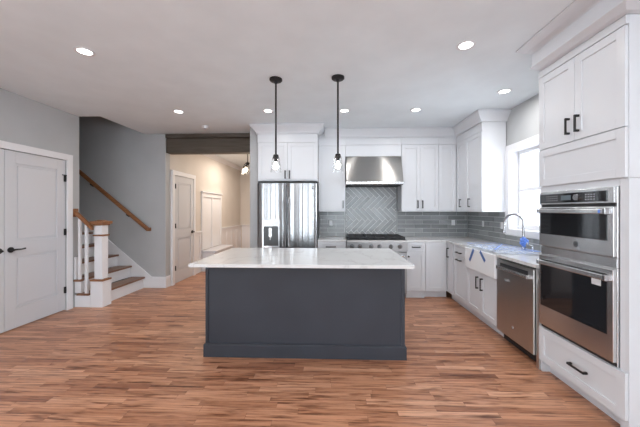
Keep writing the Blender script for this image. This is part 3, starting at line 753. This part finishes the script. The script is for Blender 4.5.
# ------------------------------------------------------------------ backsplash
def clip(bm, co, no):
    bmesh.ops.bisect_plane(bm, geom=bm.verts[:]+bm.edges[:]+bm.faces[:], plane_co=co, plane_no=no, clear_outer=True)
def tiles_rect(F, u0, u1, z0, z1, tw, th, name, parent, g=0.006):
    b = MB(); r = 0; z = z0
    while z < z1-0.004:
        u = u0-tw*(0.5 if r % 2 else 0.0)
        while u < u1:
            a, c = max(u, u0), min(u+tw, u1); e = min(z+th, z1)
            if c-a > 0.012:
                vs = bmesh.ops.create_cube(b.bm, size=1)['verts']
                ta, tb = random.gauss(0, 0.006), random.gauss(0, 0.016)
                for v in vs:
                    x = (a+c)/2+v.co.x*(c-a-g); zz = (z+e)/2+v.co.z*(e-z-g); dd_ = 0.0075 if v.co.y > 0 else 0
                    if v.co.y > 0: dd_ += ta*(x-(a+c)/2)+tb*(zz-(z+e)/2)
                    v.co = F @ Vector((x, dd_, zz))
            u += tw
        z += th; r += 1
    return b.build(name, 'tile', parent)
WB = frame((0, YB-0.004, 0), (1, 0, 0), (0, -1, 0)); WRt = frame((WR-0.004, 0, 0), (0, 1, 0), (-1, 0, 0))
bs = thing('backsplash', 'glossy grey subway tile backsplash around the kitchen corner', 'backsplash', (1.7, 5.28, 0.92))
for u0, u1 in ((-0.262, 0.196), (1.146, 2.388)):
    MB(WB).box(u0, u1, -0.003, 0.0012, 0.921, 1.374).build('grout', 'grout', bs)
    tiles_rect(WB, u0, u1, 0.922, 1.373, 0.30, 0.075, 'tiles', bs)
for u0, u1, z1 in ((2.604, wy0-cw-0.003, 1.374), (wy0-cw-0.003, wy1+cw+0.003, wz0-0.083), (wy1+cw+0.003, YB-0.016, 1.374)):
    MB(WRt).box(u0, u1, -0.003, 0.0012, 0.921, z1).build('grout', 'grout', bs)
    tiles_rect(WRt, u0, u1, 0.922, z1-0.001, 0.30, 0.075, 'tiles', bs)
# herringbone
hb = thing('herringbone_backsplash', 'grey herringbone tile panel framed behind the range', 'backsplash', (0.67, 5.28, 0.92))
MB(WB).box(0.199, 1.143, -0.003, 0.0012, 0.90, 2.30).build('grout', 'grout', hb)
b = MB(); n = 4; w = 0.0735; g = 0.009; rt = Matrix.Rotation(PI/4, 3, 'Y')
ctr = Vector((0.67, 0, 1.40)); hu0, hu1, hz0, hz1 = 0.222, 1.120, 0.905, 2.285
for x in range(-22, 22):
    for y in range(-22, 22):
        k = (x-y) % (2*n)
        if k == 0: r_ = (x*w, (x+n)*w, y*w, (y+1)*w)
        elif k == 2*n-1: r_ = (x*w, (x+1)*w, y*w, (y+n)*w)
        else: continue
        cx_, cz_ = (r_[0]+r_[1])/2, (r_[2]+r_[3])/2
        c_ = rt @ Vector((cx_, 0, cz_))+ctr
        if not (hu0-0.2 < c_.x < hu1+0.2 and hz0-0.2 < c_.z < hz1+0.2): continue
        vs = bmesh.ops.create_cube(b.bm, size=1)['verts']; ta, tb = random.gauss(0, 0.014), random.gauss(0, 0.014)
        for v in vs:
            lx, lz = v.co.x*(r_[1]-r_[0]-g), v.co.z*(r_[3]-r_[2]-g)
            p = rt @ Vector((cx_+lx, 0, cz_+lz))+ctr
            v.co = Vector((p.x, (0.0075+ta*lx+tb*lz) if v.co.y > 0 else 0.0, p.z))
for co, no in (((hu0, 0, 0), (-1, 0, 0)), ((hu1, 0, 0), (1, 0, 0)), ((0, 0, hz0), (0, 0, -1)), ((0, 0, hz1), (0, 0, 1))): clip(b.bm, co, no)
bmesh.ops.holes_fill(b.bm, edges=b.bm.edges[:])
for v in b.bm.verts: v.co = WB @ v.co
b.build('tiles', 'tile', hb)
for u0, u1 in ((0.200, 0.219), (1.123, 1.142)): MB(WB).box(u0, u1, 0.0, 0.010, 0.905, 2.285, .002).build('edge_tile', 'tile', hb)

def outlet(F, u, z, label):
    t = thing('wall_outlet', label, 'outlet', tuple(F @ Vector((u, 0.012, z-0.057))), 'backsplash outlets')
    MB(F).box(u-0.028, u+0.028, 0.010, 0.018, z-0.047, z+0.047, .003).build('cover_plate', 'outlet', t)
    MB(F).box(u-0.017, u+0.017, 0.0182, 0.0205, z-0.034, z+0.034, .001).build('socket', 'label', t)
    return t
outlet(WB, -0.055, 1.165, 'white outlet in the tiles between fridge and range')
outlet(WB, 2.135, 1.175, 'white outlet on the back tiles near the corner')
outlet(WRt, 4.72, 1.18, 'white outlet on the window wall tiles nearest the corner')
outlet(WRt, 4.20, 1.18, 'white outlet on the tiles beside the sink window trim')

# ------------------------------------------------------------------ fridge
fr = thing('refrigerator', 'stainless french door refrigerator with water dispenser', 'refrigerator', (-0.74, 4.95, 0))
fx0, fx1, fm = -1.222, -0.268, -0.752
MB().box(fx0+0.01, fx1-0.01, 4.665, 5.26, 0.03, 1.825, .004).build('body', 'darkgap', fr)
MB().box(fx0+0.004, fx1-0.004, 4.62, 4.80, 1.826, 1.850).build('hinge_cover', 'darkgap', fr)
MB().box(fx0+0.03, fx1-0.03, 4.70, 5.2, 0.0, 0.029).build('base', 'darkgap', fr)
def fdoor(x0, x1, z0, z1, name='door'):
    n = 14; pts = [(x0, 4.66)]
    for i in range(n+1):
        t = i/n; x = x0+(x1-x0)*t
        e = min(t, 1-t); y = 4.575-0.022*math.sin(PI*t)**0.6 if 0 < t < 1 else 4.60
        pts.append((x, y))
    pts.append((x1, 4.66))
    return MB().prism(pts, z0, z1, 'z').build(name, 'steel_fridge', fr, True)
dl = fdoor(fx0, fm-0.003, 0.68, 1.822); dr = fdoor(fm+0.003, fx1, 0.68, 1.822)
fz = fdoor(fx0, fx1, 0.06, 0.672, 'freezer_drawer')
for s, dd_, xh in ((-1, dl, fm-0.045), (1, dr, fm+0.045)):
    b = MB(); b.tube([(xh, 4.562, 0.80), (xh, 4.515, 0.83), (xh, 4.512, 1.55), (xh, 4.562, 1.60)], 0.011, 12); b.build('handle', 'steel', dd_, True)
b = MB(); b.tube([(fx0+0.12, 4.56, 0.60), (fx0+0.15, 4.512, 0.60), (fx1-0.15, 4.512, 0.60), (fx1-0.12, 4.56, 0.60)], 0.011, 12); b.build('handle', 'steel', fz, True)
# dispenser
dx0, dx1 = -1.135, -0.855
b = MB(); b.box(dx0, dx1, 4.538, 4.560, 0.805, 1.245, .004); b.build('dispenser_frame', 'steel', dl)
b = MB(); b.box(dx0+0.025, dx1-0.02, 4.533, 4.5375, 0.835, 1.145, .001); b.build('dispenser_cavity', 'darkgrey', dl)
b = MB(); b.box(dx0+0.012, dx1-0.012, 4.534, 4.5375, 1.16, 1.235, .001); b.build('dispenser_panel', 'steel_dark', dl)
b = MB(); b.box(-1.025, -0.975, 4.520, 4.5325, 0.97, 1.12, .004); b.cyl((-1.0, 4.526, 0.97), (-1.0, 4.526, 0.93), 0.012); b.build('dispenser_lever', 'steel', dl)
MB(frame((0, 4.556, 0), (1, 0, 0), (0, -1, 0))).cyl((-0.335, 0.003, 1.745), (-0.335, 0.012, 1.745), 0.018).build('emblem', 'grey', dr, True)

# ------------------------------------------------------------------ hood
hd = thing('range_hood', 'stainless slanted range hood above the herringbone tiles', 'range hood', (0.67, 5.0, 1.82))
MB().prism([(5.27, 2.305), (4.935, 2.305), (4.77, 1.865), (5.27, 1.865)], 0.205, 1.135, 'x', .002).build('canopy', 'steel_hood', hd)
MB().box(0.200, 1.140, 4.750, 5.27, 1.822, 1.864, .003).build('lip', 'steel', hd)
MB().box(0.215, 1.125, 4.77, 5.26, 1.812, 1.8215).build('filter', 'darkgap', hd)

# ------------------------------------------------------------------ range
rg = thing('gas_range', 'stainless gas range with black grates and front knobs', 'stove', (0.67, 4.9, 0))
rx0, rx1 = 0.204, 1.146
FG = frame((0, 4.60, 0), (1, 0, 0), (0, -1, 0))
MB(FG).box(rx0, rx1, -0.66, 0.0, 0.08, 0.918, .002).build('body', 'steel_range', rg)
for x in (rx0+0.05, rx1-0.05):
    for y in (4.66, 5.18): MB().cyl((x, y, 0), (x, y, 0.079), 0.02).build('leg', 'steel', rg, True)
MB().prism([(4.60, 0.745), (4.555, 0.755), (4.552, 0.900), (4.565, 0.925), (4.60, 0.925)], rx0, rx1, 'x').build('control_panel', 'steel_range', rg)
od2 = MB(FG).box(rx0+0.01, rx1-0.01, 0.001, 0.035, 0.14, 0.735, .004).build('oven_door', 'steel_range', rg)
MB(FG).box(rx0+0.15, rx1-0.15, 0.035, 0.037, 0.28, 0.58).build('window', 'oven_glass', od2)
MB(FG).tube([(rx0+0.05, 0.035, 0.69), (rx0+0.06, 0.085, 0.69), (rx1-0.06, 0.085, 0.69), (rx1-0.05, 0.035, 0.69)], 0.014, 12).build('handle', 'steel', od2, True)
for x in (0.285, 0.405, 0.585, 0.71, 0.89, 1.03):
    b = MB(); b.cyl((x, 4.552, 0.828), (x, 4.546, 0.828), 0.036, 0.034, 24); b.cyl((x, 4.546, 0.828), (x, 4.508, 0.828), 0.026, 0.021, 24); b.box(x-0.005, x+0.005, 4.500, 4.510, 0.808, 0.848, .001)
    b.build('knob', 'knob_metal', rg, True)
MB().box(rx0+0.01, rx1-0.01, 4.60, 5.25, 0.919, 0.930).build('cooktop', 'darkgap', rg)
for i in range(3):
    x0 = rx0+0.02+i*0.302; x1 = x0+0.296; b = MB()
    for x in (x0, (x0+x1)/2-0.006, x1-0.012): b.box(x, x+0.012, 4.615, 5.20, 0.950, 0.972, .002)
    for y in (4.615, 4.75, 4.90, 5.05, 5.188): b.box(x0, x1, y, y+0.012, 0.951, 0.971, .002)
    for x in (x0, x1-0.014):
        for y in (4.615, 5.186): b.box(x, x+0.014, y, y+0.014, 0.931, 0.951)
    b.build('grate', 'iron', rg)
    for y in (4.76, 5.05): MB().lathe([(0.001, 0.945), (0.03, 0.944), (0.045, 0.936), (0.045, 0.931)], (x0+x1)/2, y).build('burner', 'iron', rg, True)

# ------------------------------------------------------------------ faucet and protective film
fa = thing('kitchen_faucet', 'tall brushed gooseneck faucet with blue wrap at its base', 'faucet', (2.235, 3.50, 0.92))
X, Y = 2.235, 3.50
b = MB(); b.lathe([(0.001, 0.921), (0.03, 0.921), (0.03, 0.93), (0.022, 0.936), (0.02, 1.06), (0.015, 1.07), (0.001, 1.07)], X, Y); b.build('base', 'chrome', fa, True)
dirx, diry = -0.55, 0.835; R = 0.105
pts = [(X, Y, 1.06), (X, Y, 1.16), (X, Y, 1.25)]
for i in range(1, 13):
    a = PI*i/12; s_ = R*(1-math.cos(a)); pts.append((X+dirx*s_, Y+diry*s_, 1.25+R*math.sin(a)*0.95))
pts.append((X+dirx*2*R, Y+diry*2*R, 1.22))
MB().tube(pts, 0.0145, 16).build('neck', 'chrome', fa, True)
e = pts[-1]
MB().cyl(e, (e[0]-0.004, e[1]+0.005, 1.115), 0.0155, 0.019).build('spray_head', 'chrome', fa, True)
MB().tube([(X+0.0, Y-0.02, 0.985), (X+0.0, Y-0.05, 0.985), (X-0.01, Y-0.085, 1.02)], [0.011, 0.009, 0.007], 12).build('lever', 'chrome', fa, True)
b = MB(); bmesh.ops.create_icosphere(b.bm, subdivisions=4, radius=1.0)
for v in b.bm.verts:
    p = v.co.copy(); n_ = noise.noise(p*2.6)*0.45+noise.noise(p*6)*0.2; rr = 1+n_
    v.co = Vector((X+p.x*0.035*rr, Y-0.012+p.y*0.045*rr, 1.02+p.z*0.055*rr))
b.build('blue_wrap', 'blue_wrap', fa, True)
ad = thing('soap_dispenser', 'short chrome soap dispenser pump beside the faucet', 'soap dispenser', (2.25, 3.36, 0.92))
b = MB(); b.lathe([(0.001, 0.921), (0.02, 0.921), (0.02, 0.93), (0.013, 0.935), (0.012, 0.985), (0.001, 0.987)], 2.25, 3.36); b.build('body', 'chrome', ad, True)
MB().tube([(2.25, 3.36, 0.984), (2.25, 3.36, 1.0), (2.21, 3.375, 1.0)], 0.007, 10).build('spout', 'chrome', ad, True)

fm_ = thing('plastic_film', 'crumpled clear plastic film with blue edges over the sink', 'plastic film', (1.95, 3.62, 0.93))
b = MB(); NX, NY = 26, 44; vs = {}
for i in range(NX+1):
    for j in range(NY+1):
        u = i/NX; v = j/NY; x = 1.785+0.41*u; y = 3.20+0.80*v-0.10*u*(1-v)
        z = 0.930+0.014*abs(noise.noise(Vector((x*9, y*7, 0))))+0.012*abs(noise.noise(Vector((x*22, y*18, 3))))
        vs[i, j] = b.bm.verts.new((x, y, z))
for i in range(NX):
    for j in range(NY): b.bm.faces.new((vs[i, j], vs[i+1, j], vs[i+1, j+1], vs[i, j+1]))
b.build('sheet', 'film', fm_, True)
def strip(p, q, w, name='tape', mat='blue_tape', parent=None, th=0.0015):
    p, q = Vector(p), Vector(q); d = (q-p).normalized(); s_ = Vector((0, 0, 1)).cross(d)
    if abs(d.z) > 0.5: s_ = Vector((1, 0, 0)).cross(d).normalized()
    s_ = s_.normalized(); nn = d.cross(s_).normalized()
    b = MB(); N = 12; A, B_ = [], []
    rows = []
    for i in range(N+1):
        c = p.lerp(q, i/N)
        rows.append([b.bm.verts.new(c+s_*w/2*a+nn*th/2*t) for a, t in ((-1, -1), (1, -1), (1, 1), (-1, 1))])
    for A, B_ in zip(rows, rows[1:]):
        for k in range(4): b.bm.faces.new((A[k], A[(k+1) % 4], B_[(k+1) % 4], B_[k]))
    b.bm.faces.new(rows[0]); b.bm.faces.new(rows[-1][::-1])
    return b.build(name, mat, parent)
for p, q in (((2.20, 3.12, .958), (2.19, 3.96, .958)), ((1.80, 3.99, .957), (2.18, 3.97, .957)), ((1.795, 3.3, .957), (2.19, 3.85, .957)),
             ((2.20, 3.12, .957), (1.80, 3.98, .957)), ((1.79, 3.45, .957), (2.16, 3.14, .957)), ((2.18, 3.14, .958), (2.02, 3.97, .958))):
    strip(p, q, 0.010, 'film_edge', 'blue_wrap', fm_)
tg = 'blue tape strips on the sink apron'
o = strip((1.760, 3.72, 0.903), (1.760, 3.83, 0.745), 0.042); tag(o, 'blue tape strip on sink apron, the one nearer the corner', 'tape', tg)
o = strip((1.760, 3.56, 0.903), (1.760, 3.445, 0.80), 0.042); tag(o, 'blue tape strip on sink apron, the one nearer the dishwasher', 'tape', tg)

# ------------------------------------------------------------------ pendants and ceiling lights
def pendant(x, y, label):
    t = thing('pendant_lamp', label, 'lamp', (x, y, 1.79), 'island pendants')
    b = MB(); b.lathe([(0.001, 2.768), (0.066, 2.768), (0.066, 2.752), (0.058, 2.744), (0.02, 2.740), (0.015, 2.72), (0.001, 2.72)], x, y); b.build('canopy', 'blackmetal', t, True)
    MB().cyl((x, y, 2.72), (x, y, 1.975), 0.0095, n=12).build('rod', 'blackmetal', t, True)
    b = MB(); b.lathe([(0.001, 1.985), (0.012, 1.983), (0.026, 1.975), (0.030, 1.955), (0.030, 1.938), (0.018, 1.936), (0.018, 1.905), (0.001, 1.903)], x, y); b.build('socket', 'blackmetal', t, True)
    MB().lathe([(0.031, 1.955), (0.036, 1.950), (0.040, 1.93), (0.056, 1.795)], x, y).build('shade', 'shade_glass', t, True)
    MB().lathe([(0.010, 1.905), (0.013, 1.895), (0.024, 1.865), (0.026, 1.850), (0.020, 1.832), (0.008, 1.823), (0.001, 1.822)], x, y).build('bulb', 'bulb', t, True)
    return t
pendant(-0.606, 3.01, 'left pendant lamp, black rod and clear glass shade, in front of fridge cabinets')
pendant(0.041, 2.99, 'right pendant lamp, black rod and clear glass shade, left of the range hood')

def downlight(x, y, label, p=3.8):
    t = thing('downlight', label, 'ceiling light', (x, y, H-0.008), 'recessed ceiling downlights')
    MB().lathe([(0.052, H-0.001), (0.075, H-0.001), (0.076, H-0.006), (0.070, H-0.009), (0.054, H-0.007)], x, y, 32).build('ring', 'trim', t, True)
    MB().lathe([(0.001, H-0.004), (0.0515, H-0.004), (0.0515, H-0.002), (0.001, H-0.002)], x, y, 28).build('lens', 'lamp', t, True)
    a = area('downlight_glow', (x, y, H-0.03), (0, 0, 0), 0.12, 0, p, (1, 0.98, 0.96), 'DISK')
    return t
downlight(-2.15, 2.43, 'downlight over the open floor in front of the closet doors')
downlight(1.095, 2.447, 'downlight in front of the oven tower', 2.6)
downlight(-2.158, 3.96, 'downlight near the hall beam')
downlight(-0.908, 3.97, 'downlight left of the left pendant, in front of fridge', 2.6)
downlight(0.144, 4.0, 'downlight just right of the right pendant rod')
downlight(1.118, 4.0, 'downlight in front of the double-door wall cabinet', 5.0)
downlight(1.962, 3.41, 'downlight above the sink window', 6.0)
for x, y in ((-2.15, 0.6), (1.1, 0.6), (-2.15, -1.4), (1.1, -1.4), (-0.5, -0.6)): area('rear_fill_lamp', (x, y, H-0.02), (0, 0, 0), 0.12, 0, 8.0, (1, 0.98, 0.96), 'DISK')  # added unseen ceiling fills without fixtures, brighten the room from behind
sd = thing('smoke_detector', 'small white round smoke detector on the ceiling before the beam', 'smoke detector', (-2.115, 4.69, H-0.03))
MB().lathe([(0.001, H-0.001), (0.068, H-0.001), (0.068, H-0.012), (0.055, H-0.030), (0.001, H-0.032)], -2.115, 4.69).build('body', 'trim', sd, True)
MB().lathe([(0.001, H-0.0325), (0.022, H-0.0325), (0.02, H-0.038), (0.001, H-0.038)], -2.115, 4.69).build('sensor', 'grey', sd, True)
